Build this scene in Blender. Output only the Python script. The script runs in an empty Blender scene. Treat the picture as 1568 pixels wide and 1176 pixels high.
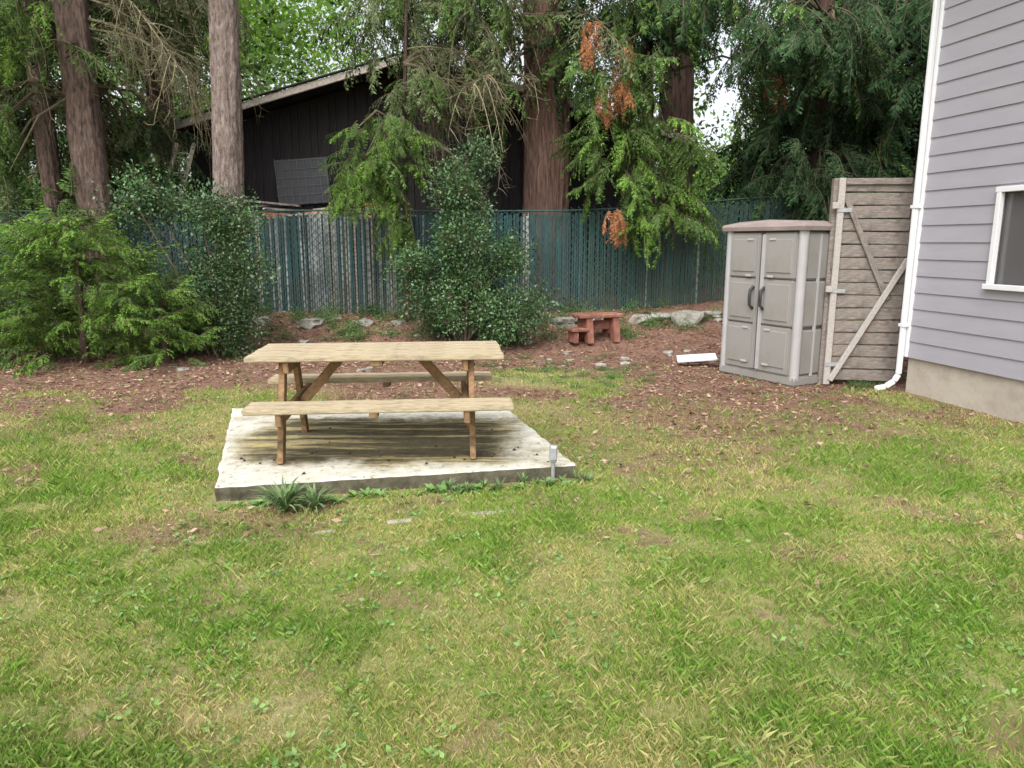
import bpy, bmesh, math, random
import numpy as np
from mathutils import Vector, Matrix, Euler
random.seed(7); R=np.random.RandomState(11)
scene=bpy.context.scene
col=scene.collection
rad=math.radians

# ------------------------------------------------------------ node helpers
def new_mat(name):
    m=bpy.data.materials.new(name); m.use_nodes=True
    nt=m.node_tree; b=nt.nodes['Principled BSDF']
    return m,nt,b
def nd(nt,t,**k):
    n=nt.nodes.new(t)
    for a,v in k.items(): setattr(n,a,v)
    return n
def coords(nt,scale=(1,1,1),kind='Object'):
    if kind=='World':
        g=nd(nt,'ShaderNodeNewGeometry'); out=g.outputs['Position']
    else:
        g=nd(nt,'ShaderNodeTexCoord'); out=g.outputs['Object']
    mp=nd(nt,'ShaderNodeMapping'); mp.inputs['Scale'].default_value=scale
    nt.links.new(out,mp.inputs['Vector']); return mp.outputs['Vector']
def noise(nt,vec,scale,detail=4,rough=.6,lo=.3,hi=.7):
    n=nd(nt,'ShaderNodeTexNoise'); n.inputs['Scale'].default_value=scale
    n.inputs['Detail'].default_value=detail; n.inputs['Roughness'].default_value=rough
    nt.links.new(vec,n.inputs['Vector'])
    mr=nd(nt,'ShaderNodeMapRange'); mr.inputs[1].default_value=lo; mr.inputs[2].default_value=hi
    nt.links.new(n.outputs['Fac'],mr.inputs[0]); return mr.outputs[0]
def c4(c): return (c[0],c[1],c[2],1)
def mix(nt,fac,a,b,mode='MIX'):
    m=nd(nt,'ShaderNodeMix',data_type='RGBA',blend_type=mode)
    for i,v in ((0,fac),(6,a),(7,b)):
        if isinstance(v,(int,float)): m.inputs[i].default_value=v
        elif isinstance(v,(tuple,list)): m.inputs[i].default_value=c4(v)
        else: nt.links.new(v,m.inputs[i])
    return m.outputs[2]
def attr(nt,name):
    a=nd(nt,'ShaderNodeAttribute'); a.attribute_name=name; return a.outputs['Fac']
def math_(nt,op,a,b=0.0):
    m=nd(nt,'ShaderNodeMath',operation=op)
    for i,v in ((0,a),(1,b)):
        if isinstance(v,(int,float)): m.inputs[i].default_value=v
        else: nt.links.new(v,m.inputs[i])
    return m.outputs[0]
def bump(nt,b,h,strength=.5,dist=.02):
    n=nd(nt,'ShaderNodeBump'); n.inputs['Strength'].default_value=strength; n.inputs['Distance'].default_value=dist
    nt.links.new(h,n.inputs['Height']); nt.links.new(n.outputs[0],b.inputs['Normal'])
def simple(name,c1,c2,scale=6,stretch=(1,1,1),rough=.8,bs=.3,bd=.01,c3=None,s3=2,lo3=.5,hi3=.7,metal=0,spec=.3,st3=(1,1,1)):
    m,nt,b=new_mat(name)
    v=coords(nt,stretch)
    f=noise(nt,v,scale,6,.65)
    o=mix(nt,f,c1,c2)
    if c3:
        f3=noise(nt,coords(nt,st3),s3,6,.7,lo3,hi3); o=mix(nt,f3,o,c3)
    nt.links.new(o,b.inputs['Base Color'])
    b.inputs['Roughness'].default_value=rough; b.inputs['Metallic'].default_value=metal
    b.inputs['Specular IOR Level'].default_value=spec
    bump(nt,b,f,bs,bd); return m
def foliage(name,c1,c2,rough=.55,transl=.25,spec=.3):
    m,nt,b=new_mat(name)
    o=mix(nt,attr(nt,'rnd'),c1,c2)
    k=math_(nt,'MULTIPLY_ADD',attr(nt,'inst'),.7)
    for n_ in nt.nodes:
        if n_.type=='MATH' and n_.operation=='MULTIPLY_ADD': n_.inputs[2].default_value=.65
    hs=nd(nt,'ShaderNodeHueSaturation'); nt.links.new(o,hs.inputs['Color']); nt.links.new(k,hs.inputs['Value'])
    o=hs.outputs[0]
    out=nt.nodes['Material Output'].inputs['Surface']
    if spec<=.3:
        nt.nodes.remove(b); b=nd(nt,'ShaderNodeBsdfDiffuse'); nt.links.new(o,b.inputs['Color']); nt.links.new(b.outputs[0],out)
    else:
        nt.links.new(o,b.inputs['Base Color']); b.inputs['Roughness'].default_value=rough
        b.inputs['Specular IOR Level'].default_value=spec
    if transl>0:
        t=nd(nt,'ShaderNodeBsdfTranslucent'); nt.links.new(o,t.inputs['Color'])
        ms=nd(nt,'ShaderNodeMixShader'); ms.inputs[0].default_value=transl
        nt.links.new(b.outputs[0],ms.inputs[1]); nt.links.new(t.outputs[0],ms.inputs[2])
        nt.links.new(ms.outputs[0],out)
    return m

# ------------------------------------------------------------ mesh helpers
def mk_mesh(name,V,F,mats,midx=None,rnd=None,smooth=False,inst=None):
    V=np.asarray(V,dtype=np.float32); F=np.asarray(F,dtype=np.int32)
    me=bpy.data.meshes.new(name); n,k=F.shape
    me.vertices.add(len(V)); me.vertices.foreach_set('co',V.ravel())
    me.loops.add(n*k); me.loops.foreach_set('vertex_index',F.ravel())
    me.polygons.add(n); me.polygons.foreach_set('loop_start',np.arange(0,n*k,k,dtype=np.int32))
    for m in mats: me.materials.append(m)
    if midx is not None: me.polygons.foreach_set('material_index',np.asarray(midx,dtype=np.int32))
    me.update(calc_edges=True)
    if rnd is not None:
        a=me.attributes.new('rnd','FLOAT','FACE'); a.data.foreach_set('value',np.asarray(rnd,dtype=np.float32))
        a=me.attributes.new('inst','FLOAT','FACE'); a.data.foreach_set('value',np.full(n,.5,np.float32) if inst is None else np.asarray(inst,dtype=np.float32))
    me.polygons.foreach_set('use_smooth',[smooth]*n)
    return me
def obj(name,me,parent=None,mw=None):
    o=bpy.data.objects.new(name,me); col.objects.link(o)
    if parent: o.parent=parent
    if mw is not None: o.matrix_basis=mw
    return o
def empty(name,loc=(0,0,0),rz=0):
    e=bpy.data.objects.new(name,None); col.objects.link(e)
    e.matrix_basis=Matrix.Translation(loc)@Matrix.Rotation(rz,4,'Z'); e.empty_display_size=.1
    return e
def box(name,c,size,mat,parent=None,bev=.004,rot=None,seg=1):
    bm=bmesh.new(); bmesh.ops.create_cube(bm,size=1)
    for v in bm.verts: v.co=Vector((v.co.x*size[0],v.co.y*size[1],v.co.z*size[2]))
    if bev>0: bmesh.ops.bevel(bm,geom=bm.edges[:],offset=min(bev,min(size)*.45),segments=seg,affect='EDGES')
    me=bpy.data.meshes.new(name); bm.to_mesh(me); bm.free(); me.materials.append(mat)
    M=Matrix.Translation(c)
    if rot is not None: M=M@(rot.to_matrix().to_4x4() if not isinstance(rot,Matrix) else rot)
    return obj(name,me,parent,M)
def beam(name,p0,p1,w,h,mat,parent=None,bev=.004,up=Vector((0,0,1))):
    p0=Vector(p0);p1=Vector(p1);d=(p1-p0);L=d.length;d.normalize()
    y=up.cross(d)
    if y.length<1e-3: y=Vector((0,1,0)).cross(d)
    y.normalize(); z=d.cross(y)
    M=Matrix((d,y,z)).transposed().to_4x4()
    return box(name,(p0+p1)/2,(L,w,h),mat,parent,bev,M)
def tube(pts,rs,n=5):
    pts=np.asarray(pts,float); V=[];F=[]
    m=len(pts)
    for i in range(m):
        d=pts[min(i+1,m-1)]-pts[max(i-1,0)]; d/=np.linalg.norm(d)+1e-9
        a=np.cross(d,[0.3,.2,1.0]) if abs(d[2])<.9 else np.cross(d,[1.,0,0]); a/=np.linalg.norm(a); b=np.cross(d,a)
        for k in range(n):
            t=2*math.pi*k/n; V.append(pts[i]+rs[i]*(a*math.cos(t)+b*math.sin(t)))
    for i in range(m-1):
        for k in range(n):
            F.append([i*n+k,i*n+(k+1)%n,(i+1)*n+(k+1)%n,(i+1)*n+k])
    return V,F
class Acc:
    def __init__(s): s.V=[];s.F=[];s.M=[];s.R=[];s.n=0
    def add(s,V,F,m=0,r=None):
        V=np.asarray(V,float).reshape(-1,3);F=np.asarray(F,int)
        s.V.append(V);s.F.append(F+s.n);s.n+=len(V);s.M+= [m]*len(F)
        s.R.append(np.asarray(r,float) if r is not None else np.full(len(F),.5))
    def mesh(s,name,mats,smooth=False):
        return mk_mesh(name,np.concatenate(s.V),np.concatenate(s.F),mats,s.M,np.concatenate(s.R),smooth)
def leaves(P,D,W,l,w):
    P=np.asarray(P);D=np.asarray(D);W=np.asarray(W)
    D=D/np.linalg.norm(D,axis=1)[:,None]
    W=W-D*(W*D).sum(1)[:,None]; W=W/(np.linalg.norm(W,axis=1)[:,None]+1e-9)
    l=np.broadcast_to(np.asarray(l,float),(len(P),))[:,None]; w=np.broadcast_to(np.asarray(w,float),(len(P),))[:,None]
    V=np.stack([P,P+D*l*.45+W*w*.5,P+D*l,P+D*l*.45-W*w*.5],1).reshape(-1,3)
    F=np.arange(len(P)*4).reshape(-1,4); return V,F
_g=R.rand(256,256)
def vn(x,y,s,o=0):
    x=np.asarray(x,float)*s+37.7+o*13.1;y=np.asarray(y,float)*s+91.3+o*7.7
    xi=np.floor(x).astype(int);yi=np.floor(y).astype(int);fx=x-xi;fy=y-yi
    fx=fx*fx*(3-2*fx);fy=fy*fy*(3-2*fy)
    g=lambda a,b:_g[a%256,b%256]
    return (g(xi,yi)*(1-fx)+g(xi+1,yi)*fx)*(1-fy)+(g(xi,yi+1)*(1-fx)+g(xi+1,yi+1)*fx)*fy
def fbm(x,y,s,o=0): return (vn(x,y,s,o)*.5+vn(x,y,s*2.1,o+1)*.27+vn(x,y,s*4.3,o+2)*.15+vn(x,y,s*9,o+3)*.08)
def ss(a,b,x):
    t=np.clip((np.asarray(x,float)-a)/(b-a),0,1); return t*t*(3-2*t)

# ------------------------------------------------------------ materials
M_bark=simple('bark_redbrown',(.10,.055,.042),(.40,.25,.195),9,(3,3,.3),.95,1.0,.05,(.05,.032,.027),12,.55,.7,st3=(2.5,2.5,.25))
M_barkg=simple('bark_greypink',(.15,.105,.09),(.48,.39,.35),11,(2,2,.6),.95,1.0,.04,(.10,.07,.06),14,.52,.68,st3=(2,2,.5))
M_barkm=simple('bark_brown',(.10,.07,.058),(.38,.27,.225),11,(2,2,.45),.95,1.0,.04,(.06,.045,.038),12,.52,.68,st3=(2,2,.4))
M_barkd=simple('bark_dark',(.04,.027,.02),(.17,.10,.08),7,(3,3,.35),.95,1.0,.05)
M_twig=simple('twig',(.06,.045,.03),(.17,.14,.09),10,rough=.9)
M_ced=foliage('cedar_green',(.032,.078,.020),(.135,.22,.058),transl=.1)
M_cedb=foliage('cedar_bright',(.055,.13,.022),(.195,.325,.062),transl=.15)
M_cedd=foliage('cedar_dark',(.014,.036,.017),(.058,.108,.045),transl=.0)
M_cedo=foliage('cedar_olive',(.045,.065,.028),(.155,.195,.09),transl=0)
M_dead=foliage('cedar_dead_rust',(.22,.085,.035),(.50,.22,.11),.8,.0)
M_holly=foliage('holly_green',(.028,.078,.024),(.105,.19,.068),.38,.0,.5)
M_dec=foliage('maple_bright',(.12,.26,.035),(.32,.50,.10),.6,.35)
M_decd=foliage('forest_dark',(.025,.055,.022),(.08,.15,.05),.7,.0)
M_decm=foliage('forest_mid',(.06,.12,.038),(.16,.26,.085),.6,.0)
M_wood=simple('weathered_pine',(.33,.26,.16),(.59,.50,.345),9,(1.2,16,16),.88,.4,.004,(.22,.18,.125),7,.48,.72,st3=(1,5,5))
M_woodo=simple('weathered_leg_wood',(.17,.10,.05),(.35,.215,.11),9,(3,3,3),.85,.3,.004,(.085,.057,.036),6,.48,.74)
M_gate=simple('gate_grey_wood',(.15,.125,.11),(.36,.315,.28),7,(1.5,12,12),.9,.5,.006,(.08,.065,.055),3,.50,.76)
M_gatel=simple('gate_pale_wood',(.34,.31,.28),(.52,.49,.45),8,(6,6,6),.85,.3,.004)
M_shed=simple('shed_resin',(.265,.255,.242),(.315,.303,.288),3,(1,1,1),.5,.08,.003,(.20,.195,.155),1.5,.46,.78)
M_shedl=simple('shed_resin_light',(.37,.365,.36),(.43,.425,.42),4,rough=.45,bs=.05)
M_shedr=simple('shed_roof',(.25,.205,.19),(.35,.29,.27),4,rough=.6,bs=.1)
M_seam=simple('shed_seam_dark',(.09,.085,.08),(.13,.125,.115),4,rough=.7,bs=.05)
M_black=simple('dark_plastic',(.03,.03,.03),(.06,.055,.05),4,rough=.5)
M_white=simple('white_paint',(.72,.73,.75),(.80,.80,.81),3,rough=.45,bs=.05)
M_siding=simple('siding_lavender_grey',(.335,.325,.36),(.37,.36,.395),2,(1,1,5),.65,.08,.002)
M_found=simple('foundation_concrete',(.38,.33,.27),(.54,.49,.42),5,rough=.9,c3=(.25,.21,.15),s3=2.5)
M_red=simple('bench_red_paint',(.16,.065,.045),(.31,.14,.10),8,rough=.85,c3=(.42,.29,.23),s3=5,lo3=.55,hi3=.8)
M_rock=simple('rock',(.18,.17,.14),(.50,.48,.43),5,rough=.95,bs=.8,bd=.03,c3=(.10,.10,.06),s3=4,lo3=.5,hi3=.7)
M_barn=simple('barn_black_boards',(.010,.009,.010),(.036,.030,.032),5,(10,1,.6),.85,.4,.01)
M_fascia=simple('fascia_weathered',(.30,.255,.225),(.54,.48,.43),7,(3,3,3),.9)
M_roof=simple('barn_roof',(.02,.02,.02),(.06,.055,.05),12,rough=.95)
M_metal=simple('galvanised',(.34,.35,.36),(.50,.51,.52),8,rough=.45,metal=.4)
M_rail=simple('fence_rail_green',(.018,.055,.048),(.045,.095,.082),8,rough=.5)
M_wire=simple('fence_wire',(.018,.065,.058),(.06,.125,.112),8,rough=.5)
M_panel=simple('panel_glass',(.035,.037,.045),(.055,.058,.068),6,rough=.35,spec=.4)
M_panelf=simple('panel_frame',(.10,.10,.105),(.15,.15,.155),6,rough=.5)
M_orange=simple('orange_wood',(.38,.14,.05),(.60,.28,.12),6,(1,6,6),.85)
M_glass,nt_,b_=new_mat('window_glass')
b_.inputs['Base Color'].default_value=(.22,.21,.21,1);b_.inputs['Roughness'].default_value=.06;b_.inputs['Specular IOR Level'].default_value=.8
b_.inputs['Transmission Weight'].default_value=.5
M_curt=simple('curtain_grey',(.24,.23,.23),(.42,.40,.40),6,(10,10,.3),.9)
M_int=simple('room_dark',(.05,.045,.05),(.09,.08,.08),3)

def slab_mat():
    m,nt,b=new_mat('slab_concrete')
    v=coords(nt); f=noise(nt,v,7,8,.7); o=mix(nt,f,(.42,.40,.325),(.70,.68,.60))
    o=mix(nt,noise(nt,v,2.2,6,.75,.50,.66),o,mix(nt,f,(.22,.20,.12),(.46,.43,.31)))
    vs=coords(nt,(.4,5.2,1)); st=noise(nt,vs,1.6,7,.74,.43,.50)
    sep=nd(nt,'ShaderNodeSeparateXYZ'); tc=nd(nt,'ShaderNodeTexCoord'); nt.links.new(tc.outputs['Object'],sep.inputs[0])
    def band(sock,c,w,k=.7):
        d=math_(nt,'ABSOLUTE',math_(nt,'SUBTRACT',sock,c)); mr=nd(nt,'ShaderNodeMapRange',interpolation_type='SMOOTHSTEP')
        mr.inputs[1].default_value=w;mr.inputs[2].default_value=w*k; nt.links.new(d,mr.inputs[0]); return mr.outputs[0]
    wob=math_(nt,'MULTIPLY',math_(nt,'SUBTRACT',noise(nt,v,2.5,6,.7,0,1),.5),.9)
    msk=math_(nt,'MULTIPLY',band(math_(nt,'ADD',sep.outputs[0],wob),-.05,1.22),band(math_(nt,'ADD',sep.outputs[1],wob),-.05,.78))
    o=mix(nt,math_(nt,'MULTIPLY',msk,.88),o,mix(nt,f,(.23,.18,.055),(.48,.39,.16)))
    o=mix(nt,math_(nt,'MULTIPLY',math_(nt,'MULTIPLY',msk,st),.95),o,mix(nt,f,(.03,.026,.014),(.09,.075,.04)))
    sp=noise(nt,v,22,3,.5,.60,.70); o=mix(nt,math_(nt,'MULTIPLY',sp,.75),o,(.15,.13,.085))
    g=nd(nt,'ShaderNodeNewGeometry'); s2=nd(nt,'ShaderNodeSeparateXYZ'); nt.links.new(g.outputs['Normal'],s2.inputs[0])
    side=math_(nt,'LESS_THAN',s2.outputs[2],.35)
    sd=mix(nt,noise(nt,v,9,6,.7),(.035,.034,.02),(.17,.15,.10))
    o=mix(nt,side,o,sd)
    nt.links.new(o,b.inputs['Base Color']); b.inputs['Roughness'].default_value=.9
    bump(nt,b,f,.5,.01); return m
M_slab=slab_mat()
M_edge=simple('edging_concrete',(.27,.25,.20),(.46,.43,.37),9,rough=.95,c3=(.14,.14,.08),s3=5)

# ------------------------------------------------------------ world layout
SLAB=[(-1.92,4.46),(.466,4.95),(-.02,6.72),(-2.67,6.75)]
def in_slab(x,y,m=0.0):
    ok=np.ones(np.shape(x),bool)
    for k in range(4):
        ax,ay=SLAB[k];bx,by=SLAB[(k+1)%4]; L=math.hypot(bx-ax,by-ay)
        ok&=((bx-ax)*(y-ay)-(by-ay)*(x-ax))/L>-m
    return ok
def front_d(x,y):
    (ax,ay),(bx,by)=SLAB[0],SLAB[1];L=math.hypot(bx-ax,by-ay)
    return -((bx-ax)*(y-ay)-(by-ay)*(x-ax))/L
def gz(x,y):
    x=np.asarray(x,float);y=np.asarray(y,float)
    h=.40+.30*ss(0,6,x)
    return ss(10.2,13.0,y)*h+ (fbm(x,y,.7)-.5)*.05*ss(1,4,y)*(1-ss(3.8,4.6,y)*ss(7.2,6.6,y))+(fbm(x,y,3,5)-.5)*.10*ss(10,12,y)
def housed(x,y): return (x-4.38)*(-.976)+(y-8.0)*(-.217)
def dirt(x,y):
    x=np.asarray(x,float);y=np.asarray(y,float)
    b=7.05-.5*ss(-3,-1.6,x)+.3*ss(.2,1.5,x)-.1*ss(2,3.2,x)+.7*ss(3.5,5,x)
    n=(fbm(x,y,1.3,9)-.5)
    d=ss(-1.1,.9,y-b+n*4.6)
    d=np.maximum(d,.9*ss(1.6,.4,np.hypot((x-2.3)/1.5,(y-6.9)/1.1)+n*1.6))
    d=np.maximum(d,.8*ss(.95,.15,np.hypot((x+1.75)/1.0,(y-4.0)/.42)+n*1.2))
    d=np.maximum(d,.6*ss(1.4,.3,np.hypot((x-1.2)/1.5,(y-5.7)/.8)+n*1.8))
    d=np.maximum(d,.7*ss(1.3,.3,np.hypot((x+3.9)/1.5,(y-6.4)/.9)+n*1.8))
    d=d*(1-.75*ss(1.2,.4,np.hypot((x-.55)/1.2,(y-8.7)/.75)+n))
    d=d*(1-.6*ss(1.3,.4,np.hypot((x+2.7)/.8,(y-7.2)/1.2)+n))
    d=np.maximum(d,.8*ss(.58,.74,fbm(x,y,1.3,20))*ss(1.5,4,y))
    d=np.maximum(d,.6*ss(.62,.74,fbm(x,y,3.1,27)))
    d=np.maximum(d,.8*ss(.5,.05,housed(x,y)))
    return np.clip(d,0,1)

def axis(a,b,step,far):
    core=np.arange(a,b+1e-6,step); ext=[];s=step;v=b
    while v<far: s*=1.35; v+=s; ext.append(v)
    e2=[];s=step;v=a
    while v>-far: s*=1.35; v-=s; e2.append(v)
    return np.array(e2[::-1]+list(core)+ext)
gx=axis(-9,7,.06,500); gy=axis(1,14,.06,500)
X,Y=np.meshgrid(gx,gy); Z=gz(X,Y)+(fbm(X,Y,8,2)-.5)*.02
nx,ny=len(gx),len(gy)
V=np.stack([X,Y,Z],-1).reshape(-1,3)
i=np.arange(nx*ny).reshape(ny,nx)
F=np.stack([i[:-1,:-1],i[:-1,1:],i[1:,1:],i[1:,:-1]],-1).reshape(-1,4)
mg,nt,b=new_mat('ground_soil_and_turf')
vw=coords(nt,kind='World')
turf=mix(nt,noise(nt,vw,30,4,.7),(.14,.165,.045),(.33,.34,.12))
turf=mix(nt,noise(nt,vw,1.1,4,.6,.4,.62),turf,mix(nt,noise(nt,vw,40,3,.7),(.25,.21,.10),(.46,.40,.22)))
so=mix(nt,noise(nt,vw,14,8,.8,.3,.72),(.095,.047,.032),(.34,.205,.15))
so=mix(nt,noise(nt,vw,60,3,.6,.6,.7),so,(.43,.33,.255))
so=mix(nt,noise(nt,vw,2.3,5,.7,.5,.7),so,(.12,.068,.045))
o=mix(nt,attr(nt,'dirt'),turf,so)
nt.links.new(o,b.inputs['Base Color']); b.inputs['Roughness'].default_value=.95; b.inputs['Specular IOR Level'].default_value=.1
bump(nt,b,noise(nt,vw,35,6,.8,0,1),.8,.02)
me=mk_mesh('ground',V,F,[mg],smooth=True)
a=me.attributes.new('dirt','FLOAT','POINT'); a.data.foreach_set('value',dirt(V[:,0],V[:,1]).astype(np.float32))
obj('ground',me)

def grass_mat():
    m,nt,b=new_mat('grass_blades')
    r=attr(nt,'rnd')
    green=mix(nt,r,(.115,.225,.03),(.37,.52,.105))
    dry=mix(nt,r,(.36,.33,.11),(.70,.62,.30))
    p2=math_(nt,'MULTIPLY',attr(nt,'dry'),.72)
    gt=math_(nt,'GREATER_THAN',math_(nt,'FRACT',math_(nt,'MULTIPLY',r,17.31)),math_(nt,'SUBTRACT',.92,p2))
    o=mix(nt,gt,green,dry)
    o=mix(nt,math_(nt,'MULTIPLY',attr(nt,'lush'),.6),o,mix(nt,r,(.075,.18,.022),(.23,.41,.07)))
    nt.nodes.remove(b); b=nd(nt,'ShaderNodeBsdfDiffuse'); nt.links.new(o,b.inputs['Color'])
    t=nd(nt,'ShaderNodeBsdfTranslucent'); nt.links.new(o,t.inputs['Color'])
    ms=nd(nt,'ShaderNodeMixShader'); ms.inputs[0].default_value=.25
    nt.links.new(b.outputs[0],ms.inputs[1]); nt.links.new(t.outputs[0],ms.inputs[2])
    nt.links.new(ms.outputs[0],nt.nodes['Material Output'].inputs['Surface']); return m
def dryness(x,y): return ss(.34,.68,fbm(x,y,.9,60)*.5+fbm(x,y,3.5,61)*.5)
def lush(x,y): 
    l=ss(.46,.68,fbm(x,y,.75,63)*.5+fbm(x,y,3,64)*.5)
    l=np.maximum(l,ss(1.5,.3,np.hypot((x-2.4)/1.8,(y-2.6)/1.2))*ss(.3,.55,fbm(x,y,2,65)))
    return l
def scatter(n,ymin,ymax):
    u=R.rand(n); y=ymin+(ymax-ymin)*u; x=(R.rand(n)*2-1)
    return x*(.80*y+1.2),y
def keep_lawn(x,y,dm=1.0):
    ok=~in_slab(x,y,.012)
    fd=front_d(x,y); ok&=~((fd<.07)&(x>-2)&(x<.5)&(y<5.1)&(R.rand(len(x))<.8))
    ok&=(housed(x,y)>.03)|(y>8.1)
    ok&=R.rand(len(x))>dirt(x,y)*dm
    ok&=R.rand(len(x))<.35+1.5*ss(.25,.55,fbm(x,y,6,44))
    return ok
bl=[]
for (n,y0,y1,h0,h1,w) in ((440000,1.6,4.2,.012,.040,.0018),(400000,4.0,8.0,.015,.042,.0032),(100000,7.5,11.5,.022,.045,.0055)):
    x,y=scatter(n,y0,y1); k=keep_lawn(x,y,.97); x=x[k];y=y[k]; n=len(x)
    z=gz(x,y)-.003; th=R.rand(n)*6.283; lu=lush(x,y); h=(h0+(h1-h0)*R.rand(n)**2)*(.45+1.0*fbm(x,y,2.6,4))*(1+.6*lu)*(.6+.8*fbm(x,y,14,7))
    ln=h*(.1+R.rand(n)**1.5*1.1); dx=np.cos(th);dy=np.sin(th); ph=R.rand(n)*6.283; ww=w*(.6+.8*R.rand(n)); wx=np.cos(ph)*ww*.5;wy=np.sin(ph)*ww*.5
    A=np.stack([x-wx,y-wy,z],1);B=np.stack([x+wx,y+wy,z],1)
    C=np.stack([x+dx*ln*.4+wx*.8,y+dy*ln*.4+wy*.8,z+h*.65],1);D=np.stack([x+dx*ln,y+dy*ln,z+h],1)
    bl.append((np.stack([A,B,C,D],1).reshape(-1,3),dryness(x,y),lu))
V=np.concatenate([q[0] for q in bl]); F=np.arange(len(V)).reshape(-1,4)
me=mk_mesh('lawn_grass',V,F,[grass_mat()],rnd=R.rand(len(F)))
for nm,ix in (('dry',1),('lush',2)):
    a=me.attributes.new(nm,'FLOAT','FACE'); a.data.foreach_set('value',np.concatenate([q[ix] for q in bl]).astype(np.float32))
obj('lawn_grass',me)

x,y=scatter(12000,1.7,9.5); k=keep_lawn(x,y,.5)&(fbm(x,y,1.5,31)+.25*(R.rand(len(x))-.5)>.48); x=x[k];y=y[k]
P=[];D=[];W=[];l=[]
for xx,yy in zip(x,y):
    s=.4+R.rand()**2*.8; a0=R.rand()*6.28; m=R.randint(3,7)
    for j in range(m):
        a=a0+6.283*j/m+R.randn()*.4
        P.append((xx+.006*math.cos(a),yy+.006*math.sin(a),float(gz(xx,yy))+.010+.016*R.rand())); D.append((math.cos(a),math.sin(a),R.rand()*.8-.1)); W.append((-math.sin(a),math.cos(a),R.randn()*.5)); l.append(.028*s*(.6+.7*R.rand()))
l=np.array(l); V,F=leaves(P,D,W,l,l*.6)
M_clover=foliage('clover',(.10,.21,.055),(.28,.43,.15),.5,.2)
obj('clover_weeds',mk_mesh('clover_weeds',V,F,[M_clover],rnd=R.rand(len(F))))

n=95000; x=R.rand(n)*17-10;y=3.2+R.rand(n)**.85*9.8; k=(R.rand(n)<dirt(x,y)**1.5*.9); k&=~in_slab(x,y,.01); k&=(housed(x,y)>.05)|(y>8.4)
x=x[k];y=y[k];n=len(x); a=R.rand(n)*6.283
P=np.stack([x,y,gz(x,y)+.008+R.rand(n)*.015],1);D=np.stack([np.cos(a),np.sin(a),R.randn(n)*.2],1);W=np.stack([-np.sin(a),np.cos(a),R.randn(n)*.4],1)
l=.018+.06*R.rand(n)**2.5; V,F=leaves(P,D,W,l,l*(.15+.5*R.rand(n)))
M_lit=foliage('leaf_litter',(.12,.056,.038),(.50,.35,.26),.9,.0)
obj('leaf_litter',mk_mesh('leaf_litter',V,F,[M_lit],rnd=R.rand(len(F))**1.5))
A=Acc(); r=random.Random(77)
for k in range(110):
    x=r.uniform(-6,4.2);y=r.uniform(6.6,11.5)
    if float(dirt(x,y))<.6 or in_slab(np.array(x),np.array(y),.1) or housed(x,y)<.2: continue
    a=r.uniform(0,6.28);L=r.uniform(.06,.22);z=float(gz(x,y))+.012
    v,f=tube([(x,y,z),(x+.5*L*math.cos(a),y+.5*L*math.sin(a),z+.008),(x+L*math.cos(a+.4),y+L*math.sin(a+.4),z)],[.004,.0035,.002],4);A.add(v,f)
obj('fallen_twigs',A.mesh('fallen_twigs',[M_gate]))

# ------------------------------------------------------------ foliage meshes
def nrm(v): return v/(np.linalg.norm(v)+1e-9)
def bough(name,seed,mat,L=2.0,nsec=24,droop=.30,ll=.095,lw=.024,fan=.34,step=.034,r0=.022):
    r=np.random.RandomState(seed); A=Acc(); P=[];D=[];W=[];l=[]
    q=L/2.0
    def mainp(t): return np.array([L*t, .05*L*math.sin(t*3+seed),.10*L*t-droop*L*t*t])
    pts=[mainp(t) for t in np.linspace(0,1,7)]
    v,f=tube(pts,np.linspace(r0,r0*.2,7),4); A.add(v,f,1)
    for t in np.linspace(.10,1,nsec):
        p=mainp(t); tan=nrm(mainp(min(t+.02,1.02))-p)
        for sd in (-1,1):
            if r.rand()<.12: continue
            l2=L*fan*(math.sin(min(t*1.15,1)*2.4+.35)*.85+.1)*(.65+.6*r.rand())
            d2=nrm(tan*(.55+.5*t)+np.array([0,sd*.8,0])*(1.25-t)+np.array([0,0,-.12-.35*r.rand()])+r.randn(3)*.10)
            dr=(.35+.9*r.rand())/max(q,.5)
            sp=[p+d2*s-np.array([0,0,dr*s*s]) for s in np.linspace(0,l2,3)]
            v,f=tube(sp,[r0*.25,r0*.2,r0*.08],3); A.add(v,f,1)
            side=nrm(np.cross(d2,[0,0,1.]))
            for s in np.arange(.02,l2,step):
                qq=p+d2*s-np.array([0,0,dr*s*s]); dd=nrm(d2-np.array([0,0,2*dr*s]))
                for s3 in (-1,1):
                    k=1-.55*s/l2
                    D.append(nrm(dd*.75+side*s3*.62+np.array([0,0,-.22])+r.randn(3)*.13)); P.append(qq)
                    W.append(side*.3+nrm(np.cross(D[-1],[0,0,1.]))+r.randn(3)*.35); l.append(ll*(k+.25)*(.7+.6*r.rand()))
    l=np.array(l); V,F=leaves(np.array(P),np.array(D),np.array(W),l,lw*(.8+.5*r.rand(len(l))))
    A.add(V,F,0,r.rand(len(F)))
    return (np.concatenate(A.V),np.concatenate(A.F),np.array(A.M),np.concatenate(A.R),[mat,M_twig])
def withmat(t,mat): return (t[0],t[1],t[2],t[3],[mat]+t[4][1:])
MT={'g':M_ced,'b':M_cedb,'d':M_cedd,'o':M_cedo,'x':M_dead}
BO=[bough('b',40+k,M_ced,nsec=15,droop=.25+.13*k,ll=.13,lw=.034,step=.06) for k in range(3)]
SP=[bough('s',60+k,M_ced,L=.8,nsec=9,droop=.22+.14*k,ll=.075,lw=.024,fan=.40,step=.036,r0=.009) for k in range(4)]
BOUGH={k:[withmat(m,mt) for m in BO] for k,mt in MT.items()}
SPRAY={k:[withmat(m,mt) for m in SP] for k,mt in MT.items()}
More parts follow.
